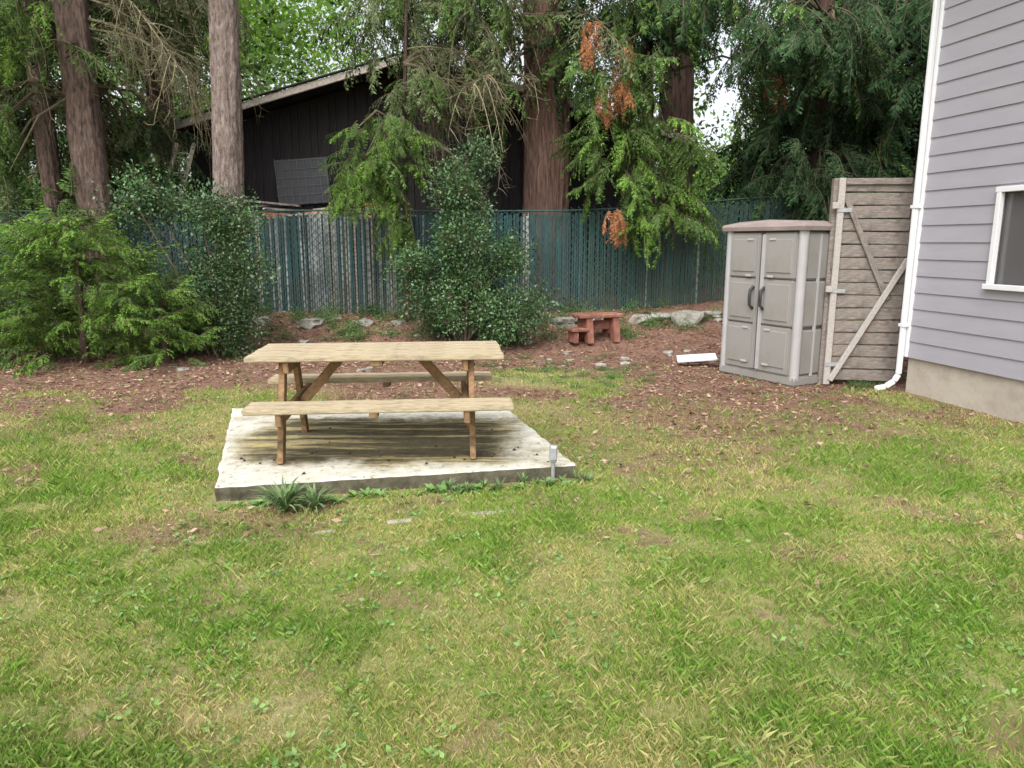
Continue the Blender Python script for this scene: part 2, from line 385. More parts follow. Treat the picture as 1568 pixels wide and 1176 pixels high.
M_twigm=simple('mossy_twig',(.10,.085,.045),(.30,.27,.17),8,rough=.95)
def pack(A,mats): return (np.concatenate(A.V),np.concatenate(A.F),np.array(A.M),np.concatenate(A.R),mats)
def deadbough(seed):
    r=np.random.RandomState(seed);A=Acc();L=2.2
    mp=lambda t:np.array([L*t,.15*math.sin(4*t+seed),.15*L*t-.35*L*t*t])
    v,f=tube([mp(t) for t in np.linspace(0,1,9)],np.linspace(.025,.006,9),4);A.add(v,f,0)
    for t in np.linspace(.12,1,22):
        p=mp(t);sd=r.choice([-1,1]);l2=.35+.55*r.rand();d=nrm(np.array([.6,sd*.8*r.rand(),-.1+.3*r.randn()]));dr=.5+1.2*r.rand()
        sp=[p+d*s-np.array([0,0,dr*s*s]) for s in np.linspace(0,l2,5)]
        v,f=tube(sp,np.linspace(.008,.003,5),3);A.add(v,f,0)
        for q in sp[1:]:
            for _ in range(2):
                e=q+nrm(r.randn(3)+np.array([.3,0,-.9]))*(.1+.2*r.rand());v,f=tube([q,(q+e)/2+r.randn(3)*.015,e],[.004,.003,.002],3);A.add(v,f,0)
    return pack(A,[M_twigm])
DEADB=[deadbough(s) for s in (1,2,3)]
def leafball(name,seed,mat,n=420,rad_=.42,ll=.065,lw=.036,twigs=10):
    r=np.random.RandomState(seed);A=Acc()
    p=r.randn(n,3);p/=np.linalg.norm(p,axis=1)[:,None];q=p*(rad_*(r.rand(n)**.45)*(.6+.8*vn(p[:,0]*1.5+seed,p[:,1]*1.5+p[:,2]*2,1.)+.2*r.rand(n)))[:,None]
    D=p*.6+r.randn(n,3)*.6;W=r.randn(n,3)*.7+np.cross(D,[0,0,1.]);l=ll*(.6+.7*r.rand(n))
    V,F=leaves(q,D,W,l,l*lw/ll);A.add(V,F,0,r.rand(n))
    for k in range(twigs):
        e=q[k];v,f=tube([np.array([0,0,-.1]),e*.5+r.randn(3)*.03,e],[.007,.005,.003],3);A.add(v,f,1)
    return pack(A,[mat,M_twig])
HB=[leafball('h',70+k,M_holly,300,.42,.082,.045) for k in range(3)]
M_ivy=foliage('ivy_green',(.045,.11,.03),(.15,.26,.09),transl=0)
IV=[withmat(m,M_ivy) for m in HB]
DB=[leafball('c',80+k,M_decm,520,1.0,.15,.09,12) for k in range(3)]
CL={'m':DB,'d':[withmat(m,M_decd) for m in DB],'b':[withmat(m,M_dec) for m in DB]}
PL={}
def place(me,parent,loc,yaw,pitch,sc,roll=0,name='bough'):
    s=sc if isinstance(sc,(tuple,list)) else (sc,sc,sc)
    M=Matrix.Translation(loc)@Euler((roll,-pitch,yaw)).to_matrix().to_4x4()@Matrix.Diagonal((*s,1))
    PL.setdefault(parent.name,[]).append((me,np.array(M)))
def bake_foliage():
    rr=np.random.RandomState(99)
    for pn_,recs in PL.items():
        mats=[];Vs=[];Fs=[];Ms=[];Rs=[];Is=[];n=0
        for (t,M) in recs:
            mp=[]
            for m in t[4]:
                if m not in mats: mats.append(m)
                mp.append(mats.index(m))
            Vs.append(t[0]@M[:3,:3].T+M[:3,3]);Fs.append(t[1]+n);n+=len(t[0])
            Ms.append(np.array(mp)[t[2]]);Rs.append(t[3]);Is.append(np.full(len(t[1]),rr.rand()))
        me=mk_mesh('foliage',np.concatenate(Vs),np.concatenate(Fs),mats,np.concatenate(Ms),np.concatenate(Rs),False,np.concatenate(Is))
        obj('foliage',me,bpy.data.objects[pn_])
def trunk(parent,base,H,r0,r1,lean=(0,0),mat=M_bark,seed=0,flare=1.35):
    ns,nr=48,110; V=[];F=[]
    for j in range(nr):
        t=j/(nr-1);z=H*t-.25*(1-t);r=(r0+(r1-r0)*t)*(1+(flare-1)*math.exp(-z*2.2 if z>0 else 0))
        a=np.arange(ns)/ns*2*math.pi
        rg=(vn(a*r0*40+seed,np.full(ns,z*.7),1.0,seed)-.5)*.18+(vn(a*9,np.full(ns,z*5),1.,seed+1)-.5)*.08
        rg=rg*np.minimum(1,np.minimum(a,2*math.pi-a)*4)
        rr=r*(1+rg); cx=lean[0]*t+.05*math.sin(z*.6+seed);cy=lean[1]*t
        V+= [(cx+rr[k]*math.cos(a[k]),cy+rr[k]*math.sin(a[k]),z) for k in range(ns)]
    for j in range(nr-1):
        for k in range(ns): F.append([j*ns+k,j*ns+(k+1)%ns,(j+1)*ns+(k+1)%ns,(j+1)*ns+k])
    return obj('trunk',mk_mesh('trunk',V,F,[mat],smooth=True),parent)
def tree(name,base,H,r0,r1,lean=(0,0),mat=M_bark,seed=0):
    b=(base[0],base[1],float(gz(*base))); e=empty(name,b); trunk(e,b,H,r0,r1,lean,mat,seed); return e
def boughs(e,n,z0,z1,keys,sc=(.8,1.4),az=(0,360),pitch=(-25,15),off=.15,seed=0):
    r=random.Random(seed)
    for _ in range(n):
        z=r.uniform(z0,z1);a=rad(r.uniform(*az));k=r.choice(keys)
        me=r.choice(DEADB) if k=='t' else r.choice(BOUGH[k])
        s=r.uniform(*sc); place(me,e,(off*math.cos(a),off*math.sin(a),z),a,rad(r.uniform(*pitch)),s,rad(r.uniform(-25,25)))
def sprays(e,c,rr,n,keys,sc=(.7,1.2),pitch=(-65,5),seed=0,limbs=5):
    r=random.Random(seed); c=Vector(c)-e.matrix_basis.translation
    for _ in range(n):
        v=Vector((r.gauss(0,1),r.gauss(0,1),r.gauss(0,1))).normalized()*(r.random()**.5)
        w=.7+.6*float(vn(v.x*2+seed,v.z*2+seed*.7,1.3))
        p=c+Vector((v.x*rr[0]*w,v.y*rr[1]*w,v.z*rr[2]*w))
        yaw=math.atan2(v.y*1.2-.35,v.x)+r.uniform(-.7,.7)
        place(r.choice(SPRAY[r.choice(keys)]),e,p,yaw,rad(r.uniform(*pitch)),r.uniform(*sc),rad(r.uniform(-35,35)))
    A=Acc()
    for _ in range(limbs):
        v=Vector((r.uniform(-.8,.8)*rr[0],r.uniform(-.6,.6)*rr[1],r.uniform(-.8,.6)*rr[2]))
        s=Vector((c.x*.15,c.y*.15,c.z+rr[2]*.7)); m_=(s+c+v)/2+Vector((0,0,.25))
        vv,f=tube([tuple(s),tuple(m_),tuple(c+v)],[.03,.02,.007],5);A.add(vv,f)
    obj('limbs',A.mesh('limbs',[M_twig]),e)

# ------------------------------------------------------------ trees
t1=tree('fir_tree',(-4.36,11.0),11,.225,.155,(.80,0),M_barkg,1)
boughs(t1,6,5.6,9,'got',(.7,1.1),seed=1)
t2=tree('fir_tree',(-6.90,12.4),12,.265,.19,(.0,0),M_barkm,2)
boughs(t2,20,4.9,8.5,'ogt',(.9,1.4),seed=2); boughs(t2,8,2.4,4.2,'tto',(.6,.9),(60,200),seed=22)
t3=tree('fir_tree',(-8.0,13.2),12,.175,.13,(-.1,0),M_barkm,3)
boughs(t3,18,4.2,8,'ogt',(.9,1.3),seed=3)
sprays(t3,(-8.9,14.2,4.4),(2.2,.8,2.0),130,'oog',(1.0,1.6),seed=4)
sprays(t2,(-7.5,11.6,5.1),(.85,.5,.7),40,'gob',(.7,1.1),seed=5)
sprays(t2,(-7.85,11.6,3.3),(.35,.4,.9),26,'og',(.6,1.0),(-85,-45),seed=6)
sprays(t2,(-5.9,13.9,5.9),(1.0,.5,.8),50,'oo',(.8,1.3),seed=7); boughs(t2,7,4.4,6.6,'t',(.8,1.1),(-30,40),(-30,5),seed=23)
sprays(t2,(-6.6,14.2,3.6),(.6,.4,.8),26,'od',(.8,1.2),seed=27)
t3c=tree('fir_tree',(-6.9,15.0),12,.26,.2,(0,0),M_barkd,5)
boughs(t3c,22,5.0,8.5,'odt',(1.0,1.5),az=(90,270),seed=5)
t4=tree('redwood_tree',(.63,14.5),13,.45,.34,(-.05,0),M_bark,6)
boughs(t4,9,3.9,6.6,'t',(.9,1.3),(175,255),(-40,5),off=.3,seed=6)
boughs(t4,10,5.0,8,'ggo',(1.0,1.4),(130,300),off=.3,seed=63)
sprays(t4,(-1.2,13.4,5.6),(1.4,.7,.85),90,'goo',(.9,1.4),seed=8)
sprays(t4,(-.4,13.3,4.6),(.55,.4,.8),22,'og',(.8,1.1),(-85,-40),seed=81)
sprays(t4,(2.0,13.7,5.6),(1.2,.7,1.2),80,'gdd',(.9,1.4),seed=9)
t5=tree('redwood_tree',(3.33,15.6),12,.36,.28,(.0,0),M_barkd,7)
boughs(t5,12,6.0,8.5,'ddg',(1.0,1.4),off=.25,seed=7)
sprays(t5,(4.1,15.4,6.5),(1.0,.6,.5),22,'dg',(1.0,1.4),seed=71)
for k,(bx,by) in enumerate(((6.7,15.2),(8.7,14.0),(10.8,12.8))):
    t=tree('cedar_tree',(bx,by),12,.3,.2,(0,0),M_barkd,8+k)
    boughs(t,30,1.4,8,'d',(1.0,1.45),off=.2,seed=8+k,pitch=(-35,10))
    sprays(t,(bx-.25-.3*k,by-.9,4.4),(1.9,.9,2.6),230 if k==0 else 140,'ddddddg',(1.0,1.7),seed=30+k,limbs=8)
t6=tree('cedar_tree',(2.6,14.1),9,.12,.08,(-.2,0),M_barkd,14)
sprays(t6,(2.0,12.65,3.2),(.95,.35,.95),72,'gggb',(.65,1.05),seed=14,limbs=9)
sprays(t6,(2.5,12.6,2.25),(.85,.3,.40),40,'gb',(.55,.9),(-60,-5),seed=15)
sprays(t6,(1.75,12.7,4.4),(.8,.35,.6),36,'gg',(.7,1.1),seed=16)
for c,rr,n in (((1.28,12.5,4.95),(.14,.1,.28),7),((1.65,12.3,4.15),(.28,.1,.32),12),((1.85,12.4,4.75),(.15,.1,.2),4),((1.72,12.2,2.1),(.18,.1,.22),9),((4.5,13.2,4.5),(.2,.1,.25),5)):
    sprays(t6,c,rr,n,'x',(.45,.65),(-88,-50),seed=int(c[0]*10),limbs=1)
t7=tree('cedar_tree',(5.6,13.9),10,.14,.1,(0,0),M_barkd,15)
sprays(t7,(4.65,12.7,5.15),(1.2,.5,.55),76,'gdd',(.8,1.3),seed=18)
sprays(t7,(3.2,12.9,5.75),(.7,.4,.35),24,'gd',(.8,1.2),seed=19)
sprays(t7,(5.4,13.2,2.9),(1.2,.4,.6),64,'ddd',(.8,1.2),seed=20)
sprays(t7,(5.0,14.4,3.6),(.55,.4,.9),40,'dd',(.9,1.3),seed=26)
t8=tree('young_cedar_tree',(-1.75,12.3),5.2,.05,.02,(.1,0),M_barkd,16)
sprays(t8,(-2.05,11.9,2.95),(.56,.38,.80),90,'bgg',(.5,.8),(-55,0),seed=21,limbs=9)
sprays(t8,(-2.5,11.9,2.5),(.28,.3,.28),20,'b',(.45,.7),(-50,10),seed=22)
sprays(t8,(-1.75,11.8,1.95),(.25,.25,.40),18,'bg',(.4,.65),(-85,-30),seed=23)
sprays(t8,(-1.5,12.2,4.1),(.5,.3,.45),26,'go',(.5,.8),(-60,0),seed=24)
boughs(t8,6,3.0,4.4,'t',(.5,.75),(-30,30),(-30,5),off=.03,seed=25)

fm=empty('distant_forest',(0,26,0))
r=random.Random(5)
for row,(yy,n) in enumerate(((24,130),(28,140),(33,160),(39,160))):
    for k in range(n):
        x=r.uniform(-1.0,1.0)*yy; z=r.uniform(0,1)*yy*.42+.3; q=x/yy; el=(z-1.65)/yy
        if abs(q-.265)<.05 and el>.125: continue
        if .07<q<.19 and el>.15 and r.random()<.85: continue
        if abs(q+.06)<.12 and el>.20 and r.random()<.7: continue
        if -.42<q<-.12 and el>.10: key='b' if r.random()<.8 else 'm'
        elif .20<q<.32: key='b' if r.random()<.5 else 'm'
        elif q<-.4: key='d' if r.random()<.4 else 'm'
        else: key='d' if r.random()<.7 else 'm'
        place(r.choice(CL[key]),fm,(x,yy-26+r.uniform(-1.5,1.5),z),r.uniform(0,6.28),r.uniform(-.5,.5),r.uniform(1.1,1.8),0,'leaf_clump')
for k in range(16):
    place(r.choice(CL[r.choice('bm')]),fm,(r.uniform(5.4,7.8),r.uniform(-4,-1),r.uniform(1.8,4.4)),r.uniform(0,6.28),0,r.uniform(.9,1.3))
us=empty('understorey_shrubs',(0,17,0))
for k in range(110):
    x=r.choice([r.uniform(-13,-7.2),r.uniform(3.4,12)]); y=r.uniform(14.6,19); z=r.uniform(.5,2.9)
    if 3.4<x<5.2 : y=r.uniform(16.5,19)
    key='b' if (3.4<x<5.2 and r.random()<.7) else ('m' if x<0 and r.random()<.5 else 'd')
    place(r.choice(CL[key]),us,(x,y-17,z),r.uniform(0,6.28),0,r.uniform(.5,.9),0,'leaf_clump')

# ------------------------------------------------------------ shrubs
def bush(name,loc,blobs,meshes,sc=(.6,1.0),seed=0,stems=True):
    r=random.Random(seed); z0=float(gz(loc[0],loc[1])); e=empty(name,(loc[0],loc[1],z0))
    for (c,rr,n) in blobs:
        for _ in range(n):
            v=Vector((r.gauss(0,1),r.gauss(0,1),r.gauss(0,1))).normalized()*(r.random()**.4)
            p=Vector(c)+Vector((v.x*rr[0],v.y*rr[1],v.z*rr[2]))
            if p.z<.05: p.z=.08
            place(r.choice(meshes),e,p,r.uniform(0,6.28),r.uniform(-.5,.5),r.uniform(*sc))
    if stems:
        A=Acc()
        for k in range(9):
            c,rr,_=r.choice(blobs); e2=np.array(c)+np.array([r.uniform(-.5,.5)*rr[0],r.uniform(-.5,.5)*rr[1],rr[2]*.4])
            s=np.array([r.uniform(-.1,.1),r.uniform(-.1,.1),-.05]); m=(s+e2)/2+np.array([r.uniform(-.1,.1),0,.1])
            v,f=tube([s,m,e2],[.022,.015,.007],5);A.add(v,f,0)
        obj('stems',A.mesh('stems',[M_twig]),e)
    return e
bush('holly_bush',(-.75,11.2),[((.0,0,.65),(.80,.6,.62),46),((.80,-.15,.42),(.55,.5,.40),24),((-.75,0,1.15),(.45,.35,.22),12),((.05,0,1.45),(.55,.4,.38),20),((-.05,.05,2.1),(.6,.35,.3),12),((.1,.1,2.7),(.40,.3,.3),6),((.65,0,1.2),(.3,.3,.25),8)],HB,(.38,.72),3)
bush('holly_bush',(-4.3,10.5),[((-.2,0,.9),(.65,.5,.85),40),((.25,0,2.05),(.6,.4,.32),17),((-.8,.2,2.15),(.5,.45,.35),16),((.35,-.1,.5),(.45,.4,.45),14),((.5,0,1.3),(.35,.3,.3),8)],HB,(.4,.70),4)
def cedar_shrub(loc,rx,ry,h,n,keys,seed,sc=(.45,.85)):
    r=random.Random(seed); z0=float(gz(*loc)); e=empty('cedar_shrub',(loc[0],loc[1],z0)); trunk(e,(loc[0],loc[1],z0),h*.8,.05,.02,mat=M_barkd,seed=seed)
    for _ in range(n):
        a=r.uniform(0,6.283);z=r.random()**1.0*h; k=math.sqrt(max(0.05,1-(z/h)**1.8))*r.uniform(.3,1.0)*(.75+.5*float(vn(a*1.2,z*1.5,1,seed)))
        place(r.choice(SPRAY[r.choice(keys)]),e,(rx*k*math.cos(a),ry*k*math.sin(a),z*.95+.05),a+r.uniform(-.9,.9),rad(r.uniform(-20,60)),r.uniform(*sc),rad(r.uniform(-50,50)))
    return e
cedar_shrub((-5.85,9.9),1.45,.9,1.95,340,'bbbbg',31,(.38,.7))
cedar_shrub((-7.3,10.3),1.3,.8,1.85,260,'bbg',32,(.4,.75))
cedar_shrub((-4.85,10.0),.7,.5,1.15,80,'gb',33,(.35,.6))
cedar_shrub((-6.9,11.6),1.1,.7,2.3,80,'gg',35)
iv=empty('ivy_ground_cover',(0,12.3,0)); r=random.Random(9)
for k in range(260):
    x=r.uniform(-9,6); y=r.uniform(11.2,12.95)
    if fbm(x,y,.8,40)<.42: continue
    place(r.choice(IV),iv,(x,y-12.3,float(gz(x,y))+.03),r.uniform(0,6.28),0,(r.uniform(.2,.5),r.uniform(.2,.5),r.uniform(.12,.45)))
for k in range(70):
    x=r.gauss(.75,.6); y=r.gauss(9.4,.6)
    place(r.choice(IV),iv,(x,y-12.3,.01),r.uniform(0,6.28),0,(r.uniform(.1,.3),r.uniform(.1,.3),r.uniform(.05,.12)))
for k in range(8):
    x=r.uniform(3.9,4.3); y=8.2+r.uniform(0,.05)
    place(r.choice(IV),iv,(x,y-12.3,.02),r.uniform(0,6.28),0,(.15,.12,.15))
bake_foliage()
def rosette(name,loc,n,l,w,mat,up=(.4,1.2),seed=0):
    r=np.random.RandomState(seed);A=Acc();z=float(gz(loc[0],loc[1]))
    for k in range(n):
        a=r.rand()*6.283;u=up[0]+(up[1]-up[0])*r.rand();d=np.array([math.cos(a),math.sin(a),u]);d/=np.linalg.norm(d);L=l*(.6+.6*r.rand());sd=np.array([-math.sin(a),math.cos(a),0])*w*.5
        ts=np.linspace(0,1,6);c=[d*L*t-np.array([0,0,.55*L*t*t]) for t in ts];V=[];
        for t,p in zip(ts,c):
            ww=math.sin(min(1,t*1.0+.25)*math.pi*.98)+.05;V+=[p-sd*ww,p+sd*ww]
        A.add(V,[[2*i,2*i+1,2*i+3,2*i+2] for i in range(5)],0,r.rand(5)*.3+.7*r.rand())
    obj(name,A.mesh(name,[mat]),None,Matrix.Translation((loc[0],loc[1],z)))
M_strap=foliage('strap_leaf',(.08,.15,.055),(.29,.39,.18),.4,.15)
rosette('daylily_clump',(-1.42,4.30),120,.42,.017,M_strap,(.9,3.2),1)
rosette('daylily_clump',(-1.24,4.34),60,.34,.015,M_strap,(.8,3.2),4)
rosette('fern_plant',(-7.9,11.2),40,.6,.07,M_ced,(.6,1.8),2)
for k in range(24):
    x=-1.8+k*.095+random.uniform(-.05,.05); fy=4.46+ (x+1.92)*.2053-.06
    rosette('broadleaf_weed',(x,fy+random.uniform(-.10,.0)),random.randint(8,20),random.uniform(.06,.16),random.uniform(.022,.05),M_clover,(.6,2.2),50+k)
for k in range(18):
    x=-.45+random.uniform(0,1.0); rosette('tall_grass_tuft',(x,4.46+(x+1.92)*.2053-.05+random.uniform(-.10,.0)),34,random.uniform(.11,.2),.006,M_strap,(1.2,4),80+k)

# ------------------------------------------------------------ rocks
bm=bmesh.new(); r=random.Random(3)
RK=[(-7.6,12.1,.2),(-4.25,12.2,.2),(-3.3,12.1,.26),(-2.45,12.1,.17),(-3.0,12.3,.12),(-5.0,12.2,.15),(.85,12.1,.26),(1.3,12.2,.2),(1.6,12.3,.15),(2.15,12.1,.22),(2.9,12.0,.33),(3.35,12.2,.2),(2.5,12.15,.16),(3.9,12.0,.22),(-1.9,12.2,.13),(.45,12.2,.15)]
for k in range(46): RK.append((r.uniform(-4.5,4.0),r.uniform(9.2,12.4),r.uniform(.03,.09)))
for (x,y,s) in RK:
    g=bmesh.ops.create_icosphere(bm,subdivisions=3 if s>.1 else 2,radius=1); o_=r.random()*50
    zz=float(gz(x,y)); sx=s*r.uniform(.9,1.3);sz=s*r.uniform(.45,.65);a=r.uniform(0,3)
    for v in g['verts']:
        c=v.co.copy(); n=float(vn(c.x*1.5+o_,c.y*1.5+c.z*2,1.2))*.6+float(vn(c.x*4+o_,c.z*4+c.y,1.))*.2
        c=c*(.65+n); c.x=max(-.8,min(.85,c.x)); c.z=min(c.z,.65)
        c=Vector((c.x*sx,c.y*s*.8,c.z*sz)); c.rotate(Euler((0,0,a))); v.co=c+Vector((x,y,zz+sz*.2))
me=bpy.data.meshes.new('rock_border');bm.to_mesh(me);bm.free();me.materials.append(M_rock);obj('rock_border',me)

# ------------------------------------------------------------ fence
fe=empty('chain_link_fence',(0,13.0,0)); A=Acc(); r=random.Random(21)
M_slat,nt,b=new_mat('fence_slats')
vw=coords(nt,(14,14,1.2),'World'); at=nd(nt,'ShaderNodeAttribute'); at.attribute_name='slatcol'
st=noise(nt,vw,1.6,6,.7,.45,.72)
o=mix(nt,math_(nt,'MULTIPLY',st,.4),at.outputs['Color'],(.14,.18,.17))
o=mix(nt,noise(nt,coords(nt,(1,1,1),'World'),1.3,6,.7,.42,.62),o,mix(nt,.6,o,(.02,.035,.03)))
sepz=nd(nt,'ShaderNodeSeparateXYZ'); gg=nd(nt,'ShaderNodeNewGeometry'); nt.links.new(gg.outputs['Position'],sepz.inputs[0])
mr=nd(nt,'ShaderNodeMapRange'); mr.inputs[1].default_value=1.35; mr.inputs[2].default_value=.45; nt.links.new(sepz.outputs[2],mr.inputs[0])
o=mix(nt,math_(nt,'MULTIPLY',math_(nt,'MULTIPLY',mr.outputs[0],noise(nt,coords(nt,(3,3,1),'World'),1.5,5,.7,.35,.6)),.7),o,(.11,.09,.065))
nt.links.new(o,b.inputs['Base Color']); b.inputs['Roughness'].default_value=.7
cols=[];x=-14.0
topz=lambda x: 2.17+.30*float(ss(.5,6,x))+.035*(float(vn(x*.8,3,1.))-.5)
while x<11:
    w=.030; zt=topz(x)-.03+r.uniform(-.07,.01); zb=float(gz(x,13))-.03+r.uniform(0,.04)
    t=r.uniform(-.018,.018)
    Vb=[(x,0,zb),(x+w,0,zb),(x+w+t,0,zt),(x+t,0,zt),(x,.008,zb),(x+w,.008,zb),(x+w+t,.008,zt),(x+t,.008,zt)]
    A.add(Vb,[[0,1,2,3],[5,4,7,6],[1,5,6,2],[4,0,3,7],[3,2,6,7]])
    q=r.random(); pale=(.70*float(ss(-5.3,-4.4,x))*float(ss(-1.5,-2.3,x))*(.2+1.4*float(vn(x*1.7,0,1.))))+.02
    if .1<x<.5 or 2.0<x<2.6: pale=.3
    if q<pale: v=r.uniform(.6,1.15); c=(.35*v,.38*v,.37*v) if r.random()<.75 else (.40*v,.32*v,.24*v)
    else:
        v=r.uniform(.5,1.4); c=(.014*v,.078*v,.084*v) if x<1.2 else (.018*v,.068*v,.056*v) if x<3.2 else (.024*v,.058*v,.038*v)
        if x<-5.5: c=(.018*v,.045*v,.052*v)
    cols+= [c]*5; x+=.041
me=A.mesh('slats',[M_slat]); ca=me.attributes.new('slatcol','FLOAT_COLOR','FACE'); ca.data.foreach_set('color',np.array([c4(c) for c in cols],dtype=np.float32).ravel())
obj('slats',me,fe)
A=Acc(); H=1.75; sp=.13; wv=.0065
for k in range(int((25+H)/sp)):
    x0=-14-H+k*sp
    for sg in (1,-1):
        xa=x0 if sg==1 else x0+H; xb=xa+sg*H; za=float(gz(x0+H/2,13)); zb=topz(x0+H/2)+.02
        A.add([(xa-wv,-.014,za),(xa+wv,-.014,za),(xb+wv,-.014,zb),(xb-wv,-.014,zb)],[[0,1,2,3]])
obj('wire_mesh',A.mesh('wire_mesh',[M_wire]),fe)
A=Acc(); pts=[(x,-.01,topz(x)) for x in np.arange(-14,11.1,.5)]; v,f=tube(pts,[.014]*len(pts),8);A.add(v,f)
for x in np.arange(-13.5,11,2.6):
    v,f=tube([(x,.04,0.1),(x,.04,topz(x)+.03)],[.03,.03],8);A.add(v,f)
obj('rails_and_posts',A.mesh('rails',[M_rail],True),fe)

# ------------------------------------------------------------ barn
ba=empty('dark_barn',(0,16,0))
xl,xp,xr=-6.75,-1.93,3.0; ze,zp=3.85,5.18; zr=3.75
bm=bmesh.new()
prof=[(xl,.1),(xr,.1),(xr,zr),(xp,zp),(xl,ze)]
f=[bm.verts.new((x,0,z)) for x,z in prof];bk=[bm.verts.new((x,8,z)) for x,z in prof]
bm.faces.new(f);bm.faces.new(bk[::-1])
for k in range(5): bm.faces.new((f[k],bk[k],bk[(k+1)%5],f[(k+1)%5]))
me=bpy.data.meshes.new('walls');bm.to_mesh(me);bm.free();me.materials.append(M_barn);obj('walls',me,ba)
x=xl+.05;k=0
while x<xr-.02:
    zt=(ze+(zp-ze)*(x-xl)/(xp-xl)) if x<xp else (zr+(zp-zr)*(xr-x)/(xr-xp))
    box('batten',(x,-.015,(zt+.1)/2),(.045 if k%2 else .16,.03 if k%2 else .022,zt-.16),M_barn,ba,0); x+=.2;k+=1
def slope(n,xa,za,xb,zb,y0,y1,th,mat,bev=.01):
    d=Vector((xb-xa,0,zb-za));L=d.length;ang=-math.atan2(d.z,d.x)
    return box(n,((xa+xb)/2,(y0+y1)/2,(za+zb)/2),(L,y1-y0,th),mat,ba,bev,Euler((0,ang,0)))
slope('roof_left',xl-.75,ze-.11,xp,zp+.1,-.7,8.4,.09,M_roof)
slope('roof_right',xp,zp+.1,xr+.6,zr-.08,-.7,8.4,.09,M_roof)
slope('fascia_left',xl-.77,ze-.15,xp-.01,zp+.06,-.76,-.71,.13,M_fascia)
slope('fascia_right',xp+.01,zp+.06,xr+.62,zr-.12,-.76,-.71,.13,M_fascia)
slope('roof_edge_left',xl-.78,ze-.045,xp-.01,zp+.165,-.80,-.705,.035,M_roof)
pn=empty('panel',(-4.42,-.08,2.90)); pn.parent=ba
box('glass',(0,0,0),(1.12,.03,.94),M_panel,pn,.004,Euler((0,rad(-4),0)))
for k in range(8): box('bar_v',(-.54+k*.154,-.02,0),(.012,.012,.92),M_panelf,pn,0,Euler((0,rad(-4),0)))
for k in range(6): box('bar_h',(0,-.026,-.44+k*.176),(1.12,.01,.012),M_panelf,pn,0,Euler((0,rad(-4),0)))
ws=empty('timber_stack',(-3.6,14.0,2.22)); r=random.Random(4)
for k in range(22):
    L=r.uniform(.5,1.4); box('board',(r.uniform(-1.3,1.4),r.uniform(-.3,.3),r.uniform(-.14,.16)),(L,.12,.035),random.choice([M_orange,M_orange,M_fascia,M_gate]),ws,.003,Euler((r.uniform(-.1,.1),r.uniform(-.10,.10),r.uniform(-.3,.3))))
box('pallet_base',(0,.1,-.95),(3,.7,1.6),M_barn,ws,.01)
wl=empty('leaning_ladder',(-6.3,13.8,2.5))
for s in (-.16,.16): beam('rail',(-.35+s,0,-1.2),(.25+s,.3,.95),.04,.07,M_fascia,wl)
for k in range(6):
    t=k/6+.08; beam('rung',(-.35-.16+.6*t,.3*t,-1.2+2.15*t),(-.35+.16+.6*t,.3*t,-1.2+2.15*t),.03,.03,M_fascia,wl)

# ------------------------------------------------------------ concrete slab
N=70; HS=.135; cx0=-1.0; cy0=5.7
def sp_(u,v):
    a=[SLAB[0][k]*(1-u)*(1-v)+SLAB[1][k]*u*(1-v)+SLAB[2][k]*u*v+SLAB[3][k]*(1-u)*v for k in (0,1)]
    return a[0]-cx0,a[1]-cy0
bm=bmesh.new(); gr=[[None]*(N+1) for _ in range(N+1)]
for i_ in range(N+1):
    for j_ in range(N+1):
        u,v=i_/N,j_/N
        n1=float(vn(u*20,v*20,1.)); n2=float(vn(u*55,v*55,1.,3)); ed_=min(u,v,1-u,1-v)
        if i_ in(0,N): u+= (-.004 if i_ else .004)*n1*2
        if j_ in(0,N): v+= (-.004 if j_ else .004)*n2*2
        x,y=sp_(u,v); z=HS-.003*n1-(.012*n2+.004 if ed_==0 else 0)
        gr[i_][j_]=bm.verts.new((x,y,z))
for i_ in range(N):
    for j_ in range(N): bm.faces.new((gr[i_][j_],gr[i_+1][j_],gr[i_+1][j_+1],gr[i_][j_+1]))
ring=[gr[k][0] for k in range(N)]+[gr[N][k] for k in range(N)]+[gr[N-k][N] for k in range(N)]+[gr[0][N-k] for k in range(N)]
prev=ring
for zz,ofs in ((.09,.004),(.05,-.004),(0,.0)):
    low=[]
    for q,vv in enumerate(prev):
        k_=1+.004*(float(vn(q*.5,zz*90,1.,6))-.5)+ofs*.3; low.append(bm.verts.new((ring[q].co.x*k_,ring[q].co.y*k_,zz)))
    for q in range(len(ring)): bm.faces.new((prev[q],low[q],low[(q+1)%len(ring)],prev[(q+1)%len(ring)]))
    prev=low
bmesh.ops.recalc_face_normals(bm,faces=bm.faces[:])
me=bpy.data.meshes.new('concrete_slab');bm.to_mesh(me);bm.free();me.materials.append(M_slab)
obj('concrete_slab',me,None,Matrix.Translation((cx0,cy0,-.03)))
ed=empty('lawn_edging_strip',(0,0,0))
for (xa,ya,xb,yb) in ((-1.80,3.80,-1.48,3.84),(-1.36,3.87,-1.02,3.98),(-.25,4.26,.02,4.29),(-.75,4.12,-.6,4.15)):
    beam('edging',(xa,ya,-.002),(xb,yb,.0),.045,.02,M_edge,ed,.006)
A=Acc(); r=random.Random(8)
for k in range(30):
    u=r.uniform(.06,.94);v=r.choice([r.uniform(.03,.3),r.uniform(.05,.95)]);cx,cy=sp_(u,v);cx+=cx0;cy+=cy0;s=r.uniform(.006,.014)
    v_,f=tube([(cx-s,cy,.106),(cx,cy+s*.3,.106+s*.6),(cx+s,cy,.106)],[s*.3,s*.7,s*.2],6);A.add(v_,f)
obj('pine_cones',A.mesh('pine_cones',[M_barkd]))

